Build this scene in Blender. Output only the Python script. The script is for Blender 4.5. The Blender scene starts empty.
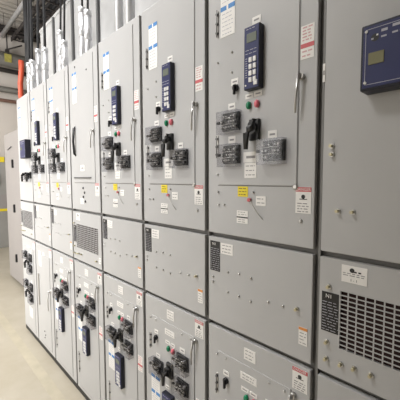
import bpy, bmesh, math, random
from mathutils import Vector, Matrix
random.seed(7)
C = bpy.context.scene.collection
W = 0.4651
TOP = 2.42

# ------------------------------------------------------------------ materials
def mat(name, col, rough=.5, metal=0., noise=0., nscale=8., bump=0., bscale=300., emit=None, spec=.5, coords='Object'):
    m = bpy.data.materials.new(name); m.use_nodes = True
    nt = m.node_tree; b = nt.nodes['Principled BSDF']
    b.inputs['Base Color'].default_value = (*col, 1)
    b.inputs['Roughness'].default_value = rough
    b.inputs['Metallic'].default_value = metal
    b.inputs['Specular IOR Level'].default_value = spec
    tc = nt.nodes.new('ShaderNodeTexCoord')
    if noise > 0:
        n = nt.nodes.new('ShaderNodeTexNoise'); n.inputs['Scale'].default_value = nscale; n.inputs['Detail'].default_value = 5
        nt.links.new(tc.outputs[coords], n.inputs['Vector'])
        r = nt.nodes.new('ShaderNodeValToRGB')
        r.color_ramp.elements[0].position = .3; r.color_ramp.elements[1].position = .7
        r.color_ramp.elements[0].color = (*[max(0, c*(1-noise)) for c in col], 1)
        r.color_ramp.elements[1].color = (*[min(1, c*(1+noise)) for c in col], 1)
        nt.links.new(n.outputs['Fac'], r.inputs['Fac']); nt.links.new(r.outputs['Color'], b.inputs['Base Color'])
    if bump > 0:
        n2 = nt.nodes.new('ShaderNodeTexNoise'); n2.inputs['Scale'].default_value = bscale
        nt.links.new(tc.outputs[coords], n2.inputs['Vector'])
        bp = nt.nodes.new('ShaderNodeBump'); bp.inputs['Strength'].default_value = bump; bp.inputs['Distance'].default_value = .002
        nt.links.new(n2.outputs['Fac'], bp.inputs['Height']); nt.links.new(bp.outputs['Normal'], b.inputs['Normal'])
    if emit:
        b.inputs['Emission Color'].default_value = (*col, 1); b.inputs['Emission Strength'].default_value = emit
    return m

M = {}
M['paint'] = mat('grey_enamel', (.475, .472, .470), .40, noise=.035, nscale=3, bump=.12, bscale=220)
M['frame'] = mat('frame_grey', (.19, .186, .18), .5, noise=.06, nscale=5)
M['dark'] = mat('black_gap', (.012, .011, .011), .8)
M['plinth'] = mat('plinth_black', (.03, .028, .025), .7)
M['galv'] = mat('galvanised_steel', (.56, .56, .56), .36, metal=.25, noise=.12, nscale=4)
M['rib'] = mat('rib_steel', (.12, .12, .122), .5)
M['conduit'] = mat('conduit_aluminium', (.62, .62, .63), .36, metal=.5, noise=.10, nscale=12)
M['steel'] = mat('satin_steel', (.55, .54, .52), .3, metal=.9)
M['brass'] = mat('zinc_yellow_screw', (.55, .50, .33), .35, metal=.7)
M['black'] = mat('black_plastic', (.012, .012, .013), .35)
M['blackcable'] = mat('black_cable', (.02, .02, .022), .6)
M['navy'] = mat('navy_panel', (.022, .028, .105), .4, noise=.06, nscale=30)
M['navyedge'] = mat('navy_edge', (.008, .009, .022), .45)
M['lcd'] = mat('lcd_grey_green', (.16, .18, .15), .25)
M['lcdy'] = mat('lcd_olive', (.20, .19, .10), .25)
M['white'] = mat('white_plastic', (.80, .79, .78), .5)
M['paper'] = mat('white_label', (.83, .81, .78), .55)
M['ink'] = mat('grey_ink', (.28, .27, .27), .6)
M['inkb'] = mat('black_ink', (.03, .03, .03), .6)
M['pale'] = mat('pale_ink', (.45, .45, .50), .6)
M['blue'] = mat('blue_band', (.07, .24, .55), .5)
M['red'] = mat('red_band', (.60, .12, .13), .5)
M['pink'] = mat('pink_label', (.78, .55, .54), .55)
M['pinkdot'] = mat('pink_ink', (.62, .38, .38), .55)
M['orange'] = mat('orange_band', (.75, .30, .08), .5)
M['yellow'] = mat('yellow_label', (.78, .62, .03), .5)
M['yold'] = mat('faded_yellow', (.34, .30, .07), .6, noise=.2, nscale=20)
M['green'] = mat('green_lens', (.01, .22, .10), .25)
M['redlens'] = mat('pink_red_lens', (.72, .16, .20), .25)
M['core'] = mat('terminal_grey', (.028, .026, .026), .35, noise=.8, nscale=120)
M['ventback'] = mat('vent_interior', (.030, .010, .009), .8, noise=.4, nscale=6)
M['redcable'] = mat('orange_red_duct', (.62, .09, .04), .5)
M['tan'] = mat('tan_wall', (.58, .53, .48), .8, noise=.06, nscale=1.2)
M['wallw'] = mat('plain_wall', (.42, .40, .37), .85)
M['deck'] = mat('deck_steel', (.36, .33, .29), .6, noise=.15, nscale=2)
M['beam'] = mat('beam_dark', (.045, .038, .035), .7)
M['duct'] = mat('duct_grey', (.30, .29, .27), .5, noise=.1, nscale=2)
M['copper'] = mat('pipe_brown', (.28, .16, .12), .6)
M['cab'] = mat('pale_enamel', (.29, .268, .255), .55, noise=.04, nscale=2)
M['floorline'] = mat('faded_yellow_line', (.435, .39, .295), .4, noise=.08, nscale=9)
# clear polycarbonate
def clear():
    m = bpy.data.materials.new('clear_cover'); m.use_nodes = True; nt = m.node_tree
    nt.nodes.remove(nt.nodes['Principled BSDF']); o = nt.nodes['Material Output']
    t = nt.nodes.new('ShaderNodeBsdfTransparent'); t.inputs[0].default_value = (.90, .90, .91, 1)
    g = nt.nodes.new('ShaderNodeBsdfGlossy'); g.inputs['Roughness'].default_value = .12
    x = nt.nodes.new('ShaderNodeMixShader'); x.inputs[0].default_value = .03
    nt.links.new(t.outputs[0], x.inputs[1]); nt.links.new(g.outputs[0], x.inputs[2]); nt.links.new(x.outputs[0], o.inputs['Surface'])
    return m
M['clear'] = clear()
# polished concrete floor
def floor_mat():
    m = mat('polished_concrete', (.62, .565, .445), .38, bump=.05, bscale=40)
    nt = m.node_tree; b = nt.nodes['Principled BSDF']; tc = nt.nodes.new('ShaderNodeTexCoord')
    n = nt.nodes.new('ShaderNodeTexNoise'); n.inputs['Scale'].default_value = 2.2; n.inputs['Detail'].default_value = 8; n.inputs['Roughness'].default_value = .65
    r = nt.nodes.new('ShaderNodeValToRGB'); r.color_ramp.elements[0].position = .3; r.color_ramp.elements[1].position = .72
    r.color_ramp.elements[0].color = (.375, .33, .25, 1); r.color_ramp.elements[1].color = (.46, .42, .345, 1)
    nt.links.new(tc.outputs['Object'], n.inputs['Vector']); nt.links.new(n.outputs['Fac'], r.inputs['Fac']); nt.links.new(r.outputs['Color'], b.inputs['Base Color'])
    return m
M['floor'] = floor_mat(); M['inkb'] = M['inkb']

# ------------------------------------------------------------------ mesh builder
class MB:
    def __init__(s): s.bm = bmesh.new(); s.mats = []
    def mi(s, m):
        if m not in s.mats: s.mats.append(m)
        return s.mats.index(m)
    def box(s, x0, x1, y0, y1, z0, z1, m, bev=0, seg=2):
        i = s.mi(m)
        x0, x1 = sorted((x0, x1)); y0, y1 = sorted((y0, y1)); z0, z1 = sorted((z0, z1))
        r = bmesh.ops.create_cube(s.bm, size=1)
        vs = r['verts']
        for v in vs:
            v.co = Vector(((x0+x1)/2+v.co.x*(x1-x0), (y0+y1)/2+v.co.y*(y1-y0), (z0+z1)/2+v.co.z*(z1-z0)))
        fs = set(f for v in vs for f in v.link_faces)
        for f in fs: f.material_index = i
        if bev > 0:
            es = list(set(e for v in vs for e in v.link_edges))
            bmesh.ops.bevel(s.bm, geom=es, offset=bev, segments=seg, affect='EDGES', profile=.5, material=-1)
        return s
    def tube(s, pts, r, m, n=12, caps=True):
        i = s.mi(m); rings = []
        pts = [Vector(p) for p in pts]
        rr = r if isinstance(r, (list, tuple)) else [r]*len(pts)
        for k, p in enumerate(pts):
            if k == 0: d = pts[1]-p
            elif k == len(pts)-1: d = p-pts[k-1]
            else: d = pts[k+1]-pts[k-1]
            if d.length < 1e-9: d = Vector((0, 0, 1))
            d.normalize()
            a = Vector((0, 0, 1)) if abs(d.z) < .9 else Vector((1, 0, 0))
            u = d.cross(a).normalized(); v = d.cross(u)
            rings.append([s.bm.verts.new(p+rr[k]*(math.cos(2*math.pi*j/n)*u+math.sin(2*math.pi*j/n)*v)) for j in range(n)])
        for k in range(len(rings)-1):
            for j in range(n):
                f = s.bm.faces.new((rings[k][j], rings[k][(j+1) % n], rings[k+1][(j+1) % n], rings[k+1][j])); f.material_index = i; f.smooth = True
        if caps:
            for q in (rings[0], rings[-1]):
                f = s.bm.faces.new(q); f.material_index = i
        return s
    def quadprism(s, pts, y0, y1, m):      # polygon in x,z extruded in y
        i = s.mi(m)
        a = [s.bm.verts.new((x, y0, z)) for x, z in pts]; b = [s.bm.verts.new((x, y1, z)) for x, z in pts]
        fs = [s.bm.faces.new(a), s.bm.faces.new(b)]
        for k in range(len(pts)):
            fs.append(s.bm.faces.new((a[k], a[(k+1) % len(pts)], b[(k+1) % len(pts)], b[k])))
        for f in fs: f.material_index = i
        return s
    def build(s, name, parent=None, loc=None):
        bmesh.ops.recalc_face_normals(s.bm, faces=s.bm.faces[:])
        me = bpy.data.meshes.new(name); s.bm.to_mesh(me); s.bm.free()
        for m in s.mats: me.materials.append(m)
        o = bpy.data.objects.new(name, me); C.objects.link(o)
        if parent: o.parent = parent
        if loc: o.location = loc
        return o

def empty(name, loc, label, cat, group=None):
    o = bpy.data.objects.new(name, None); C.objects.link(o); o.location = loc; o.empty_display_size = .1
    o['label'] = label; o['category'] = cat
    if group: o['group'] = group
    return o
def tag(o, label, cat, group=None):
    o['label'] = label; o['category'] = cat
    if group: o['group'] = group
    return o
def struct(o): o['kind'] = 'structure'; return o
def lab(o, t): o['label'] = t; return o

def text(s, x, z, y, size, m, parent, name='lettering', xs=1.0):
    cu = bpy.data.curves.new('lettering_curve', 'FONT'); cu.body = s; cu.size = size; cu.align_x = 'CENTER'; cu.align_y = 'CENTER'; cu.extrude = .0002
    t = bpy.data.objects.new('tmp', cu); C.objects.link(t)
    dg = bpy.context.evaluated_depsgraph_get()
    me = bpy.data.meshes.new_from_object(t.evaluated_get(dg))
    me.transform(Matrix.Translation((x, y, z)) @ Matrix.Rotation(math.pi/2, 4, 'X') @ Matrix.Diagonal((xs, 1, 1, 1)))
    bpy.data.objects.remove(t); me.materials.clear(); me.materials.append(m); me.name = name
    o = bpy.data.objects.new(name, me); C.objects.link(o); o.parent = parent
    return o

# ------------------------------------------------------------------ cabinet fittings (local: x = along row, -y = towards aisle)
def lines(mb, x0, x1, z0, z1, n, m, y, th=.0035, seed=0, margin=.12):
    """rows of short strokes standing for print too small to read"""
    rnd = random.Random(seed); w = x1-x0; h = z1-z0
    for k in range(n):
        z = z1-h*(k+.7)/(n+.4); x = x0+w*margin; end = x1-w*margin*(1+rnd.random())
        while x < end-.002:
            l = min(rnd.uniform(.006, .016), end-x)
            mb.box(x, x+l, y-.0004, y, z-th/2, z+th/2, m); x += l+.004
def sticker(root, x0, x1, z0, z1, style, y=0, name='label_sticker', seed=0, word=None):
    mb = MB(); f = y-.0012
    paper = {'yellow': M['yellow'], 'pinkish': M['paper'], 'nameplate': M['black']}.get(style, M['paper'])
    mb.box(x0, x1, f, y+.001, z0, z1, paper)
    w, h = x1-x0, z1-z0; t = None
    if style == 'plain': lines(mb, x0, x1, z0, z1, max(2, int(h/.014)), M['ink'], f, seed=seed, th=.0028)
    elif style == 'tiny': mb.box(x0+w*.2, x1-w*.2, f-.0004, f, z0+h*.38, z0+h*.62, M['ink'])
    elif style == 'barred':
        mb.box(x0, x1, f-.0004, f, z0+h*.42, z0+h*.52, M['inkb']); lines(mb, x0, x1, z0+h*.55, z1, 2, M['ink'], f, th=.0022, seed=seed); lines(mb, x0, x1, z0, z0+h*.4, 2, M['ink'], f, th=.0022, seed=seed+1)
    elif style == 'yellow': lines(mb, x0, x1, z0, z1, 3, M['inkb'], f, th=.0022, seed=seed)
    elif style == 'danger':
        mb.box(x0, x1, f-.0004, f, z1-h*.17, z1, M['red'])
        lines(mb, x0, x1, z0, z0+h*.45, 4, M['ink'], f, th=.0026, seed=seed)
        mb.tube([(x0+w*.5, f-.0003, z0+h*.64), (x0+w*.5, f-.0006, z0+h*.64)], w*.13, M['inkb'], 10)
        mb.box(x0+w*.25, x0+w*.75, f-.0004, f, z0+h*.53, z0+h*.56, M['inkb'])
    elif style == 'redband':
        mb.box(x0, x1, f-.0005, f, z0+h*.33, z0+h*.46, M['red'])
        lines(mb, x0, x1, z0+h*.5, z1, 5, M['pinkdot'], f, th=.004, seed=seed); lines(mb, x0, x1, z0, z0+h*.32, 2, M['pinkdot'], f, th=.004, seed=seed+2)
    elif style == 'blueband':
        for q in (.50, .97):
            for a, b in ((0, .42), (.55, 1)): mb.box(x0+w*a, x0+w*b, f-.0005, f, z0+h*q-.010, z0+h*q+.006, M['blue'])
        lines(mb, x0, x1, z0, z0+h*.44, 6, M['pale'], f, th=.0022, seed=seed); lines(mb, x0, x1, z0+h*.55, z0+h*.92, 5, M['pale'], f, th=.0022, seed=seed+2)
    elif style == 'orange':
        mb.box(x0, x1, f-.0004, f, z1-h*.16, z1, M['orange']); lines(mb, x0, x1, z0, z0+h*.8, 4, M['ink'], f, th=.0022, seed=seed)
    elif style == 'nameplate':
        lines(mb, x0-.004, x1+.008, z0, z1-h*.2, 11, M['pale'], f, th=.0015, seed=seed, margin=.1)
    elif style == 'emblem':
        mb.tube([(x0+w*.42, f-.0002, z0+h*.74), (x0+w*.42, f-.0006, z0+h*.74)], .0065, M['inkb'], 14)
        lines(mb, x0+w*.38, x1-w*.16, z0+h*.60, z0+h*.74, 1, M['inkb'], f, th=.004, seed=3)
        lines(mb, x0, x1, z0+h*.34, z0+h*.62, 2, M['ink'], f, th=.0022, seed=4, margin=.06)
    o = mb.build(name, root)
    if word == 'danger': text('DANGER', (x0+x1)/2, z1-h*.085, f-.0010, h*.15, M['paper'], o)
    if word == 'NI': text('N1', x0+w*.42, z1-h*.10, f-.0006, h*.13, M['paper'], o)
    if word == '1-1': text('1 - 1', (x0+x1)/2, z0+h*.17, f-.0006, h*.22, M['inkb'], o)
    return o
def screw(root, x, z, m='brass', r=.0045, y=0):
    return MB().tube([(x, y+.001, z), (x, y-.003, z), (x, y-.006, z)], [r*1.25, r*1.25, r*.7], M[m], 8).build('screw', root)
def stud(root, x, z):
    o = MB().tube([(x, .001, z), (x, -.004, z)], .008, M['steel'], 8).tube([(x, -.004, z), (x, -.014, z)], .0045, M['brass'], 8).build('captive_screw', root); return o
def light(root, x, z, m, name='indicator_light'):
    b = MB().tube([(0, .001, 0), (0, -.004, 0)], .0105, M['steel'], 16).build(name, root, (x, 0, z)); b.scale = (1, 1, 1.45)
    MB().tube([(0, -.003, 0), (0, -.010, 0), (0, -.014, 0), (0, -.016, 0)], [.0095, .0095, .007, .003], M[m], 16).build('lens', b); return b
def keyswitch(root, x, z):
    b = MB().tube([(x, .001, z), (x, -.012, z)], .012, M['black'], 14).build('key_switch', root)
    MB().box(x-.002, x+.005, -.022, -.011, z-.026, z+.008, M['black'], .002).build('key_lever', b); return b
def hasp(root, x, z0, z1):
    mb = MB().box(x-.005, x+.003, -.003, .001, z0, z1, M['steel'], .001)
    for q in (.15, .5, .85): mb.tube([(x-.001, -.002, z0+(z1-z0)*q), (x-.001, -.010, z0+(z1-z0)*q)], .005, M['rib'], 8)
    mb.tube([(x, -.009, z0), (x, -.009, z1)], .0022, M['frame'], 6)
    return mb.build('hasp', root)
def relay(root, x0, x1, z0, z1, flip=False):
    d = .026; w, h = x1-x0, z1-z0
    mb = MB(); mb.box(x0, x1, -d, .001, z0, z1, M['navyedge'], .003)
    mb.box(x0+.003, x1-.003, -d-.0012, -d+.002, z0+.003, z1-.003, M['navy'], .001)
    f = -d-.0012
    # printed legends: small strokes right of the top and left of the keys
    lines(mb, x0, x1, z1-h*.47, z1-h*.34, 2, M['pale'], f, th=.0018, seed=1)
    lines(mb, x0+.004, x1-.01, z1-h*.075, z1-h*.02, 1, M['pale'], f, th=.0022, seed=9)
    for k in range(9): mb.box(x0+w*.12, x0+w*.24, f-.0003, f, z1-h*(.50+k*.037), z1-h*(.505+k*.037)-.001, M['pale'])
    mb.tube([(x0+w*.15, f, z0+h*.07), (x0+w*.15, f-.002, z0+h*.07)], .003, M['steel'], 8)
    b = mb.build('protection_relay', root)
    MB().box(x0+w*.2, x1-w*.18, f-.0015, f+.001, z1-h*.26, z1-h*.12, M['lcd'], .0008).build('display', b)
    for r in range(4):
        for cc in range(2):
            xx = x0+w*(.36+.27*cc); zz = z1-h*(.50+.105*r)
            MB().box(xx, xx+w*.20, f-.004, f+.001, zz-h*.078, zz, M['white'], .0015).build('button', b)
    MB().box(x0+w*.66, x0+w*.90, f-.003, f+.001, z0+h*.05, z0+h*.13, M['white'], .0015).build('button', b)
    return b
def bluebox(root, x0, x1, z0, z1, big):
    d = .05; w, h = x1-x0, z1-z0
    mb = MB(); mb.box(x0, x1, -d, .001, z0, z1, M['navyedge'], .004); mb.box(x0+.006, x1-.006, -d-.0015, -d+.003, z0+.006, z1-.006, M['navy'], .001)
    f = -d-.0015
    a, b_, c_, e = x0+.011, x1-.011, z0+.013, z1-.013
    for (p, q, r, s) in ((a, b_, c_, c_+.0012), (a, b_, e-.0012, e), (a, a+.0012, c_, e), (b_-.0012, b_, c_, e)): mb.box(p, q, f-.0003, f, r, s, M['pale'])
    # emblem and two print lines
    cx, cz = x0+.032, z1-.036
    mb.tube([(cx, f, cz), (cx, f-.0004, cz)], .009, M['inkb'], 12); mb.box(cx+.003, cx+.007, f-.0008, f, cz+.003, cz+.007, M['white']); mb.box(cx-.008, cx-.003, f-.0008, f, cz-.004, cz, M['pale'])
    for k, (x_, z_, l_) in enumerate(((.045, .022, .014), (.045, .036, .012), (.067, .018, .07), (.067, .034, .06))): 
        lines(mb, x0+x_, x0+x_+l_, z1-z_-.008, z1-z_+.004, 1, M['pale'], f, th=.006 if k % 2 == 0 else .004, seed=k, margin=.02)
    b = mb.build('power_meter', root)
    if big: MB().box(x0+.019, x0+.053, f-.002, f+.001, z1-.098, z1-.070, M['lcdy'], .0006).build('display', b)
    else: MB().box(x0+w*.15, x0+w*.45, f-.002, f+.001, z0+h*.45, z0+h*.60, M['lcd'], .0006).build('display', b)
    for xx in (x0+.013, x1-.013):
        for zz in (z0+.018, z1-.018): MB().tube([(xx, f+.0005, zz), (xx, f-.003, zz)], .0035, M['steel'], 8).build('screw', b)
    return b
def testswitch(root, x0, x1, z0, z1, seed=0):
    w, h = x1-x0, z1-z0; rnd = random.Random(seed)
    b = MB().box(x0+w*.08, x1, -.012, .001, z0+h*.05, z1-h*.02, M['black'], .002).build('test_switch', root)
    mb = MB()   # terminals: rows of metal jaws and grey blocks
    for r in range(3):
        for k in range(6):
            xx = x0+w*(.13+.135*k); zz = z1-h*(.16+.27*r)
            mb.box(xx, xx+w*.10, -.018-rnd.random()*.008, -.011, zz-h*.17, zz, M['core'] if (r*2+k) % 5 else M['ink'], .001)
            if rnd.random() < .6: mb.tube([(xx+w*.05, -.022, zz-h*.08), (xx+w*.05, -.028, zz-h*.08)], .0026, M['steel'], 6)
    for r in (0, 1): mb.tube([(x0+w*.1, -.028, z1-h*(.38+.30*r)), (x0+w*.6, -.031, z1-h*(.35+.30*r)), (x1-w*.1, -.028, z1-h*(.38+.30*r))], .0012, M['steel'], 6)
    mb.build('terminal_block', b)
    cv = MB(); t = .0015; X0, X1, Z0, Z1, D = x0-.003, x1+.006, z0-.008, z1+.002, -.036
    cv.box(X0, X1, D, D+t, Z0, Z1, M['clear']); cv.box(X0, X0+t, D, -.001, Z0, Z1, M['clear']); cv.box(X1-t, X1, D, -.001, Z0, Z1, M['clear'])
    cv.box(X0, X1, D, -.001, Z0, Z0+t, M['clear']); cv.box(X0, X1, D, -.001, Z1-t, Z1, M['clear'])
    lab(cv.build('cover', b), 'clear plastic cover')
    MB().tube([(x0-.002, -.018, z0+h*.5), (x0-.013, -.018, z0+h*.5)], .0055, M['black'], 10).build('knob', b)
    return b
def pistol(root, x0, x1, z0, z1, mirror=False):
    w, h = x1-x0, z1-z0
    b = MB().box(x0+w*.32, x1, -.014, .001, z0+h*.30, z1, M['black'], .003).tube([(x0+w*.66, -.014, z1-h*.22), (x0+w*.66, -.032, z1-h*.22)], .012, M['black'], 12).build('control_switch', root)
    g = MB()
    g.tube([(x0+w*.98, -.036, z1-h*.06), (x0+w*.95, -.038, z1-h*.30), (x0+w*.62, -.038, z1-h*.36), (x0+w*.42, -.036, z1-h*.48), (x0+w*.38, -.034, z0)], [.009, .012, .012, .011, .008], M['black'], 10)
    g.build('pistol_grip', b); return b
def latch(root, x, z0, z1):
    b = MB().tube([(x+.006, .001, z1), (x+.006, -.014, z1)], .0095, M['steel'], 14).build('door_latch', root)
    lab(MB().tube([(x+.004, -.018, z1+.008), (x-.002, -.022, (z0+z1)/2), (x-.004, -.020, z0)], [.0052, .0042, .0032], M['steel'], 8).build('lever', b), 'chrome lever'); return b

def vent(root, x0, x1, z0, z1):
    cols, rows = 15, 13; px, pz = (x1-x0)/cols, (z1-z0)/rows
    g = MB(); y0, y1 = -.0008, .0008
    for k in range(cols+1): g.box(x0+k*px-.0017, x0+k*px+.0017, y0, y1, z0, z1, M['paint'])
    for k in range(rows+1): g.box(x0, x1, y0+.0002, y1, z0+k*pz-.0016, z0+k*pz+.0016, M['paint'])
    v = g.build('vent_grille', root)
    MB().box(x0, x1, .010, .013, z0, z1, M['ventback']).build('vent_backing', v)
    return v

UZ0, UZ1, MZ0, MZ1, LZ0, LZ1 = 1.388, 2.412, 1.026, 1.371, .045, 1.008
DX0, DX1 = .004, .447
def door(root, name, z0, z1, inner=None, hole=None):
    mb = MB()
    if hole:
        a, b, c, d = hole
        for q in ((DX0, a, z0, z1), (b, DX1, z0, z1), (a, b, z0, c), (a, b, d, z1)): mb.box(q[0], q[1], 0, .018, q[2], q[3], M['paint'])
    else: mb.box(DX0, DX1, 0, .018, z0, z1, M['paint'], .0028)
    o = mb.build(name, root)
    if inner:
        a, b, c, d = inner
        g = MB()
        if c is not None:
            g.box(a-.004, b+.004, -.0006, .001, c-.004, c-.001, M['frame']); g.box(b+.001, b+.004, -.0006, .001, c, d, M['frame'])
            g.box(a, b, -.0025, .001, c, d, M['paint'], .001)
        g.build('instrument_panel', o)
    return o

def upper_instruments(r, k, kind):
    """breaker door: relay, test switches, control switch"""
    Y = -.0025
    sticker(r, .070, .138, 2.12, 2.325, 'blueband', Y, seed=k)
    hasp(r, .055, 2.128, 2.225)
    sticker(r, .215, .250, 2.119, 2.142, 'tiny', Y, name='name_tag')
    relay(r, .198, .262, 1.900, 2.106)
    sticker(r, .123, .156, 1.937, 1.960, 'tiny', Y, name='name_tag'); keyswitch(r, .146, 1.925)
    sticker(r, .188, .221, 1.877, 1.893, 'tiny', Y, name='name_tag'); sticker(r, .225, .258, 1.879, 1.896, 'tiny', Y, name='name_tag')
    light(r, .205, 1.853, 'green'); light(r, .240, 1.853, 'redlens')
    sticker(r, .109, .143, 1.850, 1.875, 'tiny', Y, name='name_tag')
    sticker(r, .110, .144, 1.730, 1.756, 'tiny', Y, name='name_tag')
    sticker(r, .283, .317, 1.732, 1.758, 'tiny', Y, name='name_tag')
    testswitch(r, .080, .166, 1.772, 1.842, 1); testswitch(r, .084, .167, 1.652, 1.724, 2); testswitch(r, .262, .349, 1.655, 1.727, 3)
    pistol(r, .192, .252, 1.700, 1.803)
    hasp(r, .055, 1.68, 1.765)
    sticker(r, .181, .246, 1.658, 1.694, 'tiny', Y, name='card_label'); sticker(r, .186, .238, 1.603, 1.656, 'plain', Y, seed=k)
    sticker(r, .154, .200, 1.536, 1.573, 'yellow', 0, seed=k, name='caution_label')
    sticker(r, .235, .276, 1.508, 1.541, 'plain', 0, seed=k+3); sticker(r, .150, .201, 1.439, 1.486, 'barred', 0, seed=k+5)
    w = MB().tube([(.206, -.002, 1.534), (.222, -.012, 1.518), (.240, -.008, 1.49), (.264, -.002, 1.462)], .0012, M['steel'], 6); w.build('seal_wire', r)
    MB().box(.202, .216, -.009, -.001, 1.520, 1.532, M['red'], .002).build('seal_tag', r)
    sticker(r, .394, .436, 1.955, 2.052, 'redband', 0, seed=k)
    sticker(r, .386, .437, 1.494, 1.574, 'danger', 0, seed=k, word='danger')
    latch(r, .394, 1.798, 1.905)
    screw(r, .384, 1.575, 'steel', .008); screw(r, .404, 1.470, 'steel', .005)
    for q in ((.056, 2.036), (.126, 2.055), (.125, 1.985), (.056, 1.617), (.058, 1.55), (.225, 1.553), (.06, 1.502), (.09, 1.502)): screw(r, q[0], q[1], 'steel', .003, y=Y)

def middle_details(r, k, isvent):
    if isvent:
        sticker(r, .067, .134, 1.312, 1.360, 'emblem', 0, word='1-1')
        sticker(r, .012, .062, 1.152, 1.270, 'nameplate', 0, name='nameplate', word='NI', seed=k)
        for q in ((.032, 1.287), (.030, 1.120), (.029, 1.069), (.072, 1.070), (.108, 1.074), (.151, 1.075), (.38, 1.07)): stud(r, *q)
        sticker(r, .410, .436, 1.06, 1.10, 'plain', 0, seed=k)
    else:
        sticker(r, .014, .066, 1.236, 1.355, 'nameplate', 0, name='nameplate', word='NI', seed=k)
        sticker(r, .071, .132, 1.311, 1.353, 'plain', 0, seed=k)
        sticker(r, .405, .434, 1.079, 1.136, 'orange', 0, seed=k)
        for q in ((.108, 1.245), (.162, 1.250), (.217, 1.247), (.108, 1.167), (.162, 1.166), (.217, 1.161), (.291, 1.181), (.347, 1.183), (.03, 1.21), (.03, 1.19)): screw(r, q[0], q[1], 'steel', .0035)
        stud(r, .397, 1.189)

def lower_instruments(r, k, relay_on=True):
    Y = -.0025
    sticker(r, .188, .240, .936, .980, 'plain', 0, seed=k+1); sticker(r, .174, .248, .856, .884, 'plain', Y, seed=k+2)
    sticker(r, .178, .213, .812, .828, 'tiny', Y, name='name_tag'); sticker(r, .217, .250, .812, .828, 'tiny', Y, name='name_tag')
    light(r, .204, .793, 'green'); light(r, .238, .793, 'redlens')
    sticker(r, .088, .118, .830, .850, 'tiny', Y, name='name_tag'); keyswitch(r, .104, .812); hasp(r, .055, .740, .820)
    sticker(r, .285, .320, .812, .834, 'tiny', Y, name='name_tag'); testswitch(r, .262, .345, .735, .805, 4)
    sticker(r, .285, .320, .693, .714, 'tiny', Y, name='name_tag'); testswitch(r, .262, .345, .618, .686, 5)
    sticker(r, .100, .134, .712, .732, 'tiny', Y, name='name_tag'); testswitch(r, .078, .158, .634, .704, 6)
    pistol(r, .172, .236, .622, .725)
    sticker(r, .056, .128, .430, .605, 'blueband', Y, seed=k+4)
    sticker(r, .175, .205, .585, .604, 'tiny', Y, name='name_tag')
    relay(r, .172, .246, .382, .572) if relay_on else None
    sticker(r, .390, .434, .560, .645, 'redband', 0, seed=k+6); sticker(r, .386, .438, .925, .998, 'danger', 0, seed=k, word='danger')
    latch(r, .386, .800, .903); hasp(r, .062, .18, .34)
    sticker(r, .172, .222, .110, .150, 'yellow', 0, seed=k+7, name='caution_label')
    for x in (.055, .10, .30, .36): screw(r, x, .9, 'steel', .003, y=Y)

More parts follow.
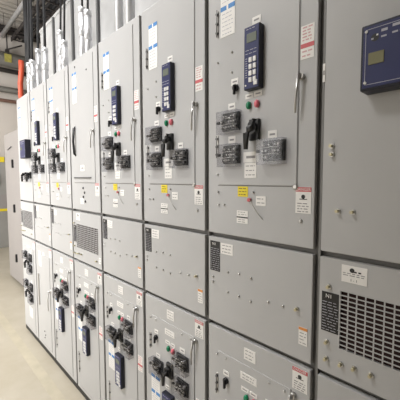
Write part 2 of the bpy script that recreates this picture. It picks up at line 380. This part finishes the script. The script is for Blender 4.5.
cabs = [  # u index, kind, label
    (0, 'meter', 'nearest grey switchgear section at right, with large navy meter and slotted vent'),
    (-1, 'full', 'grey switchgear section with navy keypad relay, directly left of the large navy meter'),
    (-2, 'full', 'grey keypad-relay switchgear section, second to the left of the large navy meter'),
    (-3, 'full', 'grey keypad-relay switchgear section, directly right of the one with a black pull handle'),
    (-4, 'blank', 'grey switchgear section with curved black pull handle on a door without relay'),
    (-5, 'full', 'grey keypad-relay switchgear section, directly left of the one with a black pull handle'),
    (-6, 'full2', 'grey switchgear section with navy relay above and lower door without instruments'),
    (-7, 'metersmall', 'farthest grey switchgear section of the row, with small square navy meter'),
]
for k, kind, label in cabs:
    r = empty('switchgear_cabinet', (k*W, 0, 0), label, 'electrical cabinet', 'switchgear sections in the row')
    isv = kind in ('meter', 'blank', 'metersmall')
    fr = MB(); fr.box(.0, W-.001, .021, .44, .03, TOP-.004, M['frame']); fr.box(.0, W-.001, .03, .44, TOP-.006, TOP+.004, M['paint'], .002)
    fr.box(.0, .0025, .004, .021, .04, TOP-.01, M['frame']); fr.box(.4575, W-.001, .010, .021, .04, TOP-.01, M['frame'], .001)
    fr.build('enclosure', r)
    MB().box(.0, W-.001, .004, .43, 0, .040, M['plinth']).build('plinth', r)
    door(r, 'upper_door', UZ0, UZ1, (.060, .388, 1.578, 2.385) if kind != 'meter' else None)
    door(r, 'middle_panel', MZ0, MZ1, None, (.064, .404, 1.113, 1.284) if isv else None)
    if isv: vent(r, .064, .404, 1.113, 1.284)
    door(r, 'lower_door', LZ0, LZ1, (.060, .380, .075, .915))
    middle_details(r, k, isv)
    if kind in ('full', 'full2'): upper_instruments(r, k, kind)
    if kind == 'meter':
        bluebox(r, .117, .36, 1.815, 1.972, True)
        for q in ((.030, 1.692), (.031, 1.668), (.052, 1.509), (.092, 1.509)): stud(r, *q)
        sticker(r, -.001, .006, 1.875, 1.926, 'tiny', -.0005)
        sticker(r, .386, .437, 1.494, 1.574, 'danger', 0, seed=k, word='danger')
    if kind == 'blank':
        sticker(r, .070, .138, 2.12, 2.325, 'blueband', -.0025, seed=k)
        lab(MB().tube([(.095, 0, 1.765), (.095, -.012, 1.775), (.098, -.020, 1.86), (.095, -.012, 1.95), (.095, 0, 1.96)], .008, M['black'], 10).build('pull_handle', r), 'curved black pull handle')
        MB().box(.066, .335, -.009, .001, 1.606, 1.615, M['rib'], .001).build('rail', r)
        sticker(r, .171, .233, 1.655, 1.695, 'tiny', -.0025); sticker(r, .386, .437, 1.494, 1.574, 'danger', 0, seed=k, word='danger')
        sticker(r, .394, .436, 1.955, 2.052, 'redband', 0, seed=k); latch(r, .378, 1.798, 1.905)
        for q in ((.2, 1.54), (.22, 1.51), (.2, 1.48), (.23, 1.45)): screw(r, q[0], q[1], 'inkb', .007)
        sticker(r, .15, .20, 1.43, 1.47, 'plain', 0, seed=3)
        screw(r, .30, 2.30, 'inkb', .005); screw(r, .12, 2.36, 'inkb', .005)
    if kind == 'metersmall':
        bluebox(r, .262, .500-.06, 1.80, 1.973, False)
        pistol(r, .21, .27, 1.58, 1.67); pistol(r, .375, .43, 1.58, 1.67); testswitch(r, .285, .35, 1.60, 1.66, 8)
        sticker(r, .19, .23, 1.68, 1.705, 'tiny', -.0025, name='name_tag'); sticker(r, .36, .40, 1.68, 1.705, 'tiny', -.0025, name='name_tag')
        sticker(r, .070, .138, 2.12, 2.325, 'blueband', -.0025, seed=k)
    if kind in ('full', 'meter', 'blank'): lower_instruments(r, k)
    if kind == 'full2':
        sticker(r, .10, .17, .80, .94, 'plain', -.0025, seed=8); sticker(r, .21, .25, .90, .94, 'plain', 0, seed=9); sticker(r, .386, .438, .925, .998, 'danger', 0, seed=k, word='danger')
        MB().box(.08, .092, -.012, .001, .42, .72, M['steel'], .002).build('hinge', r); latch(r, .378, .45, .62); sticker(r, .35, .40, .62, .64, 'tiny', 0, name='name_tag')
        for q in ((.2, .2), (.22, .17), (.2, .14)): screw(r, q[0], q[1], 'inkb', .006)
    if kind == 'metersmall':
        for dz in (0, -.30):
            testswitch(r, .26, .345, .78+dz, .86+dz, 4); testswitch(r, .115, .190, .80+dz, .87+dz, 5); pistol(r, .190, .245, .71+dz, .80+dz); testswitch(r, .26, .345, .67+dz, .75+dz, 4)
            sticker(r, .28, .32, .865+dz, .89+dz, 'tiny', -.0025, name='name_tag')
        sticker(r, .174, .248, .90, .93, 'plain', 0, seed=2); sticker(r, .2, .3, .20, .30, 'plain', -.0025, seed=2); sticker(r, .386, .438, .925, .998, 'danger', 0, seed=k, word='danger')

# ------------------------------------------------------------------ tall rear enclosures behind the row
RY, RZ = .465, 3.47
xs = [-3.94, -3.42, -2.87, -2.30, -1.73, -1.16, -.59]
names = ['narrow bright steel enclosure, leftmost behind the switchgear roofs',
         'tall steel enclosure behind the gap between the second and middle conduit pairs from the left',
         'tall steel enclosure behind the gap left of the conduit pair above the pull-handle section',
         'tall steel enclosure directly behind the conduit pair above the pull-handle section',
         'tall bright steel enclosure behind the nearest conduit pair',
         'tall steel enclosure right of the nearest conduit pair, almost hidden behind switchgear']
for i in range(6):
    a, b = xs[i]+.004, xs[i+1]-.004
    r = empty('steel_enclosure', ((a+b)/2, RY, 0), names[i], 'steel enclosure', 'tall rear enclosures')
    h = (b-a)/2
    MB().box(-h, h, 0, .9, 0, RZ, M['galv'], .003).build('enclosure', r)
    MB().box(h-.03, h+.003, -.022, .001, 0.0, RZ-.01, M['rib'], .003).build('joint_rib', r)
    MB().box(-h, h, -.012, .02, RZ-.02, RZ+.01, M['galv'], .002).build('top_trim', r)

# ------------------------------------------------------------------ conduits and cables on the gear tops
def conduit(x, y, ztop, label, r_=.028, zc=None, lean=(0, 0)):
    o = empty('conduit', (x, y, TOP+.003), label, 'conduit', 'metal conduits rising from the switchgear')
    H_ = ztop-TOP
    MB().tube([(0, 0, 0), (0, 0, H_)], r_, M['conduit'], 16).build('pipe', o)
    MB().tube([(0, 0, .0), (0, 0, .035)], r_*1.18, M['steel'], 16).build('base_fitting', o)
    MB().tube([(0, 0, H_-.03), (0, 0, H_+.010)], r_*1.12, M['conduit'], 16).build('end_bushing', o)
    if zc: MB().tube([(0, 0, zc-TOP-.05), (0, 0, zc-TOP+.05)], r_*1.1, M['conduit'], 16).build('coupling', o)
    return o
CZ = 5.42
def cable(x, y, z0, label, dx=0, dy=0, r_=.017, top=CZ-.06):
    pts = []
    for k in range(9):
        t = k/8; pts.append((dx*t+.02*math.sin(5*t), dy*t, (top-z0)*t))
    o = MB().tube(pts, r_, M['blackcable'], 8).build('power_cable', None, (x, y, z0)); tag(o, label, 'cable', 'black cables leaving the conduit tops'); return o
cd = [(-3.205, 2.79, 'left', 'far-left pair'), (-3.10, 2.79, 'right', 'far-left pair'), (-3.17, 2.94, 'left', 'second pair from the left'), (-2.955, 2.89, 'right', 'second pair from the left'),
      (-2.53, 2.91, 'left', 'middle pair'), (-2.45, 2.80, 'right', 'middle pair'), (-2.065, 2.93, 'left', 'pair above the pull-handle section'), (-1.965, 2.87, 'right', 'pair above the pull-handle section'),
      (-1.49, 3.3, 'left', 'nearest pair, cut by the picture top'), (-1.36, 3.3, 'right', 'nearest pair, cut by the picture top')]
for x, zt, side, where in cd:
    cy_ = .12 if 'far-left' in where else .2
    conduit(x, cy_, zt, '%s silver conduit of the %s on the switchgear' % (side, where), .027, zc=zt-.16)
    cable(x, cy_, zt, 'black cable above the %s conduit of the %s' % (side, where), dx={-3.205: -.10, -3.10: -.17, -3.17: -.06, -2.955: -.20}.get(x, 0), dy=.06, r_=.013 if x < -2.9 else .009)

# orange-red flexible duct hanging beyond the row
o = MB().tube([(0, 0, 0), (-.06, 0, .12), (-.19, 0, .30), (-.24, -.02, .50), (-.20, -.03, .66), (-.12, -.03, .82), (-.12, -.03, .96)], .036, M['redcable'], 12).build('flexible_duct', None, (-4.50, .44, 2.32))
tag(o, 'orange-red flexible duct curving down onto the pale cabinet at the far left', 'duct')

# ------------------------------------------------------------------ set-back pale cabinet beyond the row
r = empty('electrical_cabinet', (-4.45, .3, 0), 'tall pale blank cabinet beyond the switchgear row at the far left, with small black handles', 'electrical cabinet')
MB().box(-.86, .48, .02, .8, .05, 2.30, M['cab'], .004).build('enclosure', r)
MB().box(-.84, .46, .05, .78, 0, .055, M['plinth']).build('plinth', r)
for (a, b) in ((-.855, -.02), (-.01, .475)):
    MB().box(a, b, 0, .021, .06, 2.295, M['cab'], .004).build('door', r)
for z in (1.77, 1.11, .36):
    MB().box(-.375, -.345, -.025, .001, z, z+.12, M['black'], .004).build('door_handle', r)
MB().tube([(-.62, -.012, 2.05), (-.40, -.012, 2.08)], .006, M['rib'], 6).build('hand_rail', r)

# far equipment against the end wall
r = empty('wall_panel_board', (-8.1, .62, 0), 'grey floor-standing electrical panel with yellow stickers against the far end wall', 'electrical panel')
MB().box(-.25, .1, -1.2, .5, 0, 2.12, M['duct'], .01).build('enclosure', r)
MB().box(.1, .11, -.10, .22, 2.00, 2.12, M['yellow'], .002).build('warning_sticker', r)
MB().box(.1, .115, -.3, .45, .92, 1.25, M['cab'], .003).build('pale_cover', r)
MB().box(.1, .11, .02, .24, .86, .98, M['yellow'], .002).build('warning_sticker', r)
MB().tube([(.1, .03, 1.72), (.17, .03, 1.72), (.17, .03, 1.50), (.1, .03, 1.50)], .025, M['black'], 8).build('handle', r)

# ------------------------------------------------------------------ room shell
XE = -8.4
fl = MB().box(XE-.1, 3.5, -4.2, 3.0, -.1, 0, M['floor']).build('floor'); struct(fl)
struct(MB().box(XE-.1, XE, -4.2, 3.0, 0, CZ, M['tan']).build('wall_left'))
struct(MB().box(XE, 3.5, 2.6, 2.7, 0, CZ, M['wallw']).build('wall_back'))
struct(MB().box(3.4, 3.5, -4.2, 2.6, 0, CZ, M['wallw']).build('wall_right'))
struct(MB().box(XE, 3.4, -4.3, -4.2, 0, CZ, M['wallw']).build('wall_front'))
struct(MB().box(XE, .6, -.175, -.10, 0.0, .0012, M['floorline']).build('trim_1'))
# corrugated roof deck, ribs running across the row
mb = MB(); i = mb.mi(M['deck']); pitch = .19; x = XE; prof = []
while x < 3.5:
    prof += [(x, CZ), (x+.03, CZ+.06), (x+.09, CZ+.06), (x+.12, CZ)]; x += pitch
v0 = [mb.bm.verts.new((a, -4.3, z)) for a, z in prof]; v1 = [mb.bm.verts.new((a, 2.7, z)) for a, z in prof]
for k in range(len(prof)-1):
    f = mb.bm.faces.new((v0[k], v0[k+1], v1[k+1], v1[k])); f.material_index = i
struct(mb.build('ceiling'))

# steel at the roof: wall beam, joists, services
b = MB().box(XE+.02, XE+.16, -4.1, 2.5, 5.09, 5.18, M['beam']).box(XE+.02, XE+.24, -4.1, 2.5, 5.08, 5.09, M['beam']).box(XE+.02, XE+.24, -4.1, 2.5, 5.18, 5.19, M['beam']).build('steel_beam')
tag(b, 'dark steel beam running along the top of the far end wall', 'beam')
def joist(x, label, y0=-4.1, y1=2.5):
    r = empty('roof_joist', (x, 0, 0), label, 'joist', 'open web roof joists')
    MB().box(-.04, .04, y0, y1, CZ-.05, CZ-.002, M['beam']).build('top_chord', r)
    MB().box(-.035, .035, y0, y1, CZ-.50, CZ-.46, M['beam']).build('bottom_chord', r)
    m = MB(); n = int((y1-y0)/.33)
    for k in range(n):
        a = y0+(y1-y0)*k/n; c = y0+(y1-y0)*(k+1)/n
        z0, z1 = (CZ-.48, CZ-.03) if k % 2 == 0 else (CZ-.03, CZ-.48)
        m.tube([(0, a, z0), (0, c, z1)], .016, M['beam'], 6)
    m.build('web', r); return r
joist(-6.4, 'open web steel roof joist nearest the far end wall', 1.0)
joist(-5.2, 'open web steel roof joist above the far end of the steel enclosures', 1.0)
# services
def brackets(mb, pts, r_):
    (xa, ya, z), (xb, yb, _) = pts
    if abs(ya-yb) > 1:      # along the end wall: arms back to the wall
        for k in range(5):
            y = ya+.4+(yb-ya-.8)*k/4; mb.box(XE+.001, xa, y-.015, y+.015, z-.02, z+.02, M['beam'])
    else:                   # along the row: rods up to the deck
        for k in range(4):
            x = xa+.3+(xb-xa-.6)*k/3; mb.tube([(x, ya, z), (x, ya, CZ-.003)], .006, M['beam'], 6)
    return mb
def pipe(pts, r_, m, name, label, cat, n=14):
    return tag(brackets(MB().tube(pts, r_, M[m], n), pts, r_).build(name), label, cat)
pipe([(XE+.34, -4.0, 4.38), (XE+.34, 2.5, 4.38)], .16, 'duct', 'air_duct', 'grey round duct running along the far end wall under the steel beam', 'duct', 20)
pipe([(XE+.2, -4.0, 4.17), (XE+.2, 2.5, 4.17)], .05, 'beam', 'pipe', 'dark pipe just under the grey duct on the far end wall', 'pipe')
pipe([(XE+.2, -4.0, 3.72), (XE+.2, 2.5, 3.72)], .07, 'duct', 'pipe', 'grey pipe on the far end wall, midway between duct and brown pipe', 'pipe')
pipe([(XE+.12, -4.0, 3.48), (XE+.12, 2.5, 3.48)], .04, 'copper', 'pipe', 'thin brown pipe, lowest on the far end wall', 'pipe')
t = MB().box(0, .012, -.05, .09, -.09, .09, M['yold'], .002).build('warning_sign', None, (XE+.52, .96, 4.36)); tag(t, 'small yellow marker on the grey duct at the far wall', 'sign')
pipe([(XE+.02, .97, 5.0), (-4.2, .97, 5.0)], .045, 'conduit', 'service_pipe', 'pale pipe running diagonally across the view under the corrugated ceiling', 'pipe')
r = empty('cable_tray', (0, 0, 4.95), 'dark ladder cable tray under the deck at the far end, beside the pale pipe', 'cable tray')
m = MB()
for y in (1.16, 1.46): m.box(-8.3, -4.6, y-.012, y+.012, -.04, .05, M['beam'])
m.build('side_rail', r)
x = -8.2
while x < -4.6: MB().box(x-.012, x+.012, 1.17, 1.45, -.03, -.01, M['beam']).build('rung', r); x += .25
m = MB()
for q, y in enumerate((1.22, 1.29, 1.36, 1.41)): m.tube([(-8.2+.6*k, y+.02*math.sin(k*1.7+q), .02+.02*math.sin(k+q*2)) for k in range(7)], .028, M['blackcable'], 8)
m.build('cable_bundle', r)
for x in (-7.8, -6.4, -5.0):
    m = MB()
    for y in (1.13, 1.49): m.tube([(x, y, -.05), (x, y, CZ-4.955)], .006, M['beam'], 6)
    m.box(x-.015, x+.015, 1.11, 1.51, -.06, -.045, M['beam'])
    m.build('hanger', r)
r = empty('vertical_cable_rack', (-5.5, .76, 3.5), 'vertical dark ladder rack with cables, hanging behind the leftmost conduits', 'cable rack')
m = MB()
for x in (-.13, .13): m.box(x-.015, x+.015, -.02, .02, 0, CZ-3.503, M['beam'])
m.build('side_rail', r)
for k in range(10): MB().tube([(-.13, 0, .1+.19*k), (.13, 0, .18+.19*k)], .012, M['beam'], 6).build('rung', r)
m = MB()
for q in range(3): m.tube([(-.07+.06*q+.015*math.sin(k+q), -.03, .02+.31*k) for k in range(7)], .018, M['blackcable'], 8)
m.build('cable_bundle', r)
hb = MB().tube([(0, 0, 0), (0, 0, .42)], .015, M['beam'], 6).tube([(0, 0, 0), (0, .32, .18)], .018, M['beam'], 6).box(-.04, .04, -.04, .04, -.12, .0, M['beam'], .005).build('hanger_bracket', None, (-8.2, 1.04, 4.66)); tag(hb, 'small dark hanger bracket below the steel beam at the far wall', 'bracket')

# ------------------------------------------------------------------ lights
def area(loc, size, power, rot=(0, 0, 0), sy=None, col=(1, .997, .99)):
    l = bpy.data.lights.new('area', 'AREA'); l.energy = power; l.size = size; l.color = col
    if sy: l.shape = 'RECTANGLE'; l.size_y = sy
    o = bpy.data.objects.new('light', l); C.objects.link(o); o.location = loc; o.rotation_euler = rot; return o
R = math.radians
for x, p in ((-6.6, 30), (-4.6, 50), (-3.1, 82), (-1.9, 80)):
    area((x, -1.9, 4.0), 1.4, p*1.15, (R(-30), R(8), 0), .35).data.spread = R(150)
area((-2.8, -.25, 4.7), 2.6, 60, (R(-16), 0, 0), .2)  # unseen strip light added to brighten the tall rear enclosures
area((-6.0, -1.2, 3.6), 1.5, 60, (R(0), R(80), 0), 1.0)      # throws light on the end wall and deck
area((-5.5, .2, 3.9), 1.5, 14, (R(180), 0, 0), 1.0)
area((-4.3, -3.9, 2.2), 4.2, 185, (R(90), 0, R(14)), 3.2).data.spread = R(110)  # unseen large panel, added so the farther doors reflect something bright
area((.8, -3.0, 3.6), 1.4, 1, (R(-32), 0, 0), .5, (1, .96, .91))
def aimed(loc, to, size, power, sy, spread):
    o = area(loc, size, power, (Vector(loc)-Vector(to)).to_track_quat('Z', 'Y').to_euler(), sy); o.data.spread = R(spread); return o
aimed((-1.25, -1.8, 3.9), (-1.45, 0, 1.75), 1.3, 17, .5, 78)  # added fill without a fixture, lifts the upper doors mid-row
w = bpy.data.worlds.new('world'); bpy.context.scene.world = w; w.use_nodes = True
w.node_tree.nodes['Background'].inputs[0].default_value = (1, .985, .965, 1); w.node_tree.nodes['Background'].inputs[1].default_value = .025

# ------------------------------------------------------------------ camera
cam = bpy.data.cameras.new('camera'); co = bpy.data.objects.new('camera', cam); C.objects.link(co)
yaw, pitch_, roll, f = -0.810179, -0.067459, -0.0022877, 310.976
cy, sy, cp, sp = math.cos(yaw), math.sin(yaw), math.cos(pitch_), math.sin(pitch_)
fw = Vector((sy*cp, cy*cp, sp)); rt = Vector((cy, -sy, 0)); up = rt.cross(fw)
r2 = math.cos(roll)*rt+math.sin(roll)*up; u2 = -math.sin(roll)*rt+math.cos(roll)*up
m = Matrix((r2, u2, -fw)).transposed().to_4x4(); m.translation = Vector((.415594, -.882709, 1.6))
co.matrix_world = m
cam.sensor_width = 36; cam.lens = f/400*36; cam.clip_start = .02
sc = bpy.context.scene; sc.camera = co
sc.view_settings.view_transform = 'Standard'; sc.view_settings.look = 'None'; sc.view_settings.exposure = 0
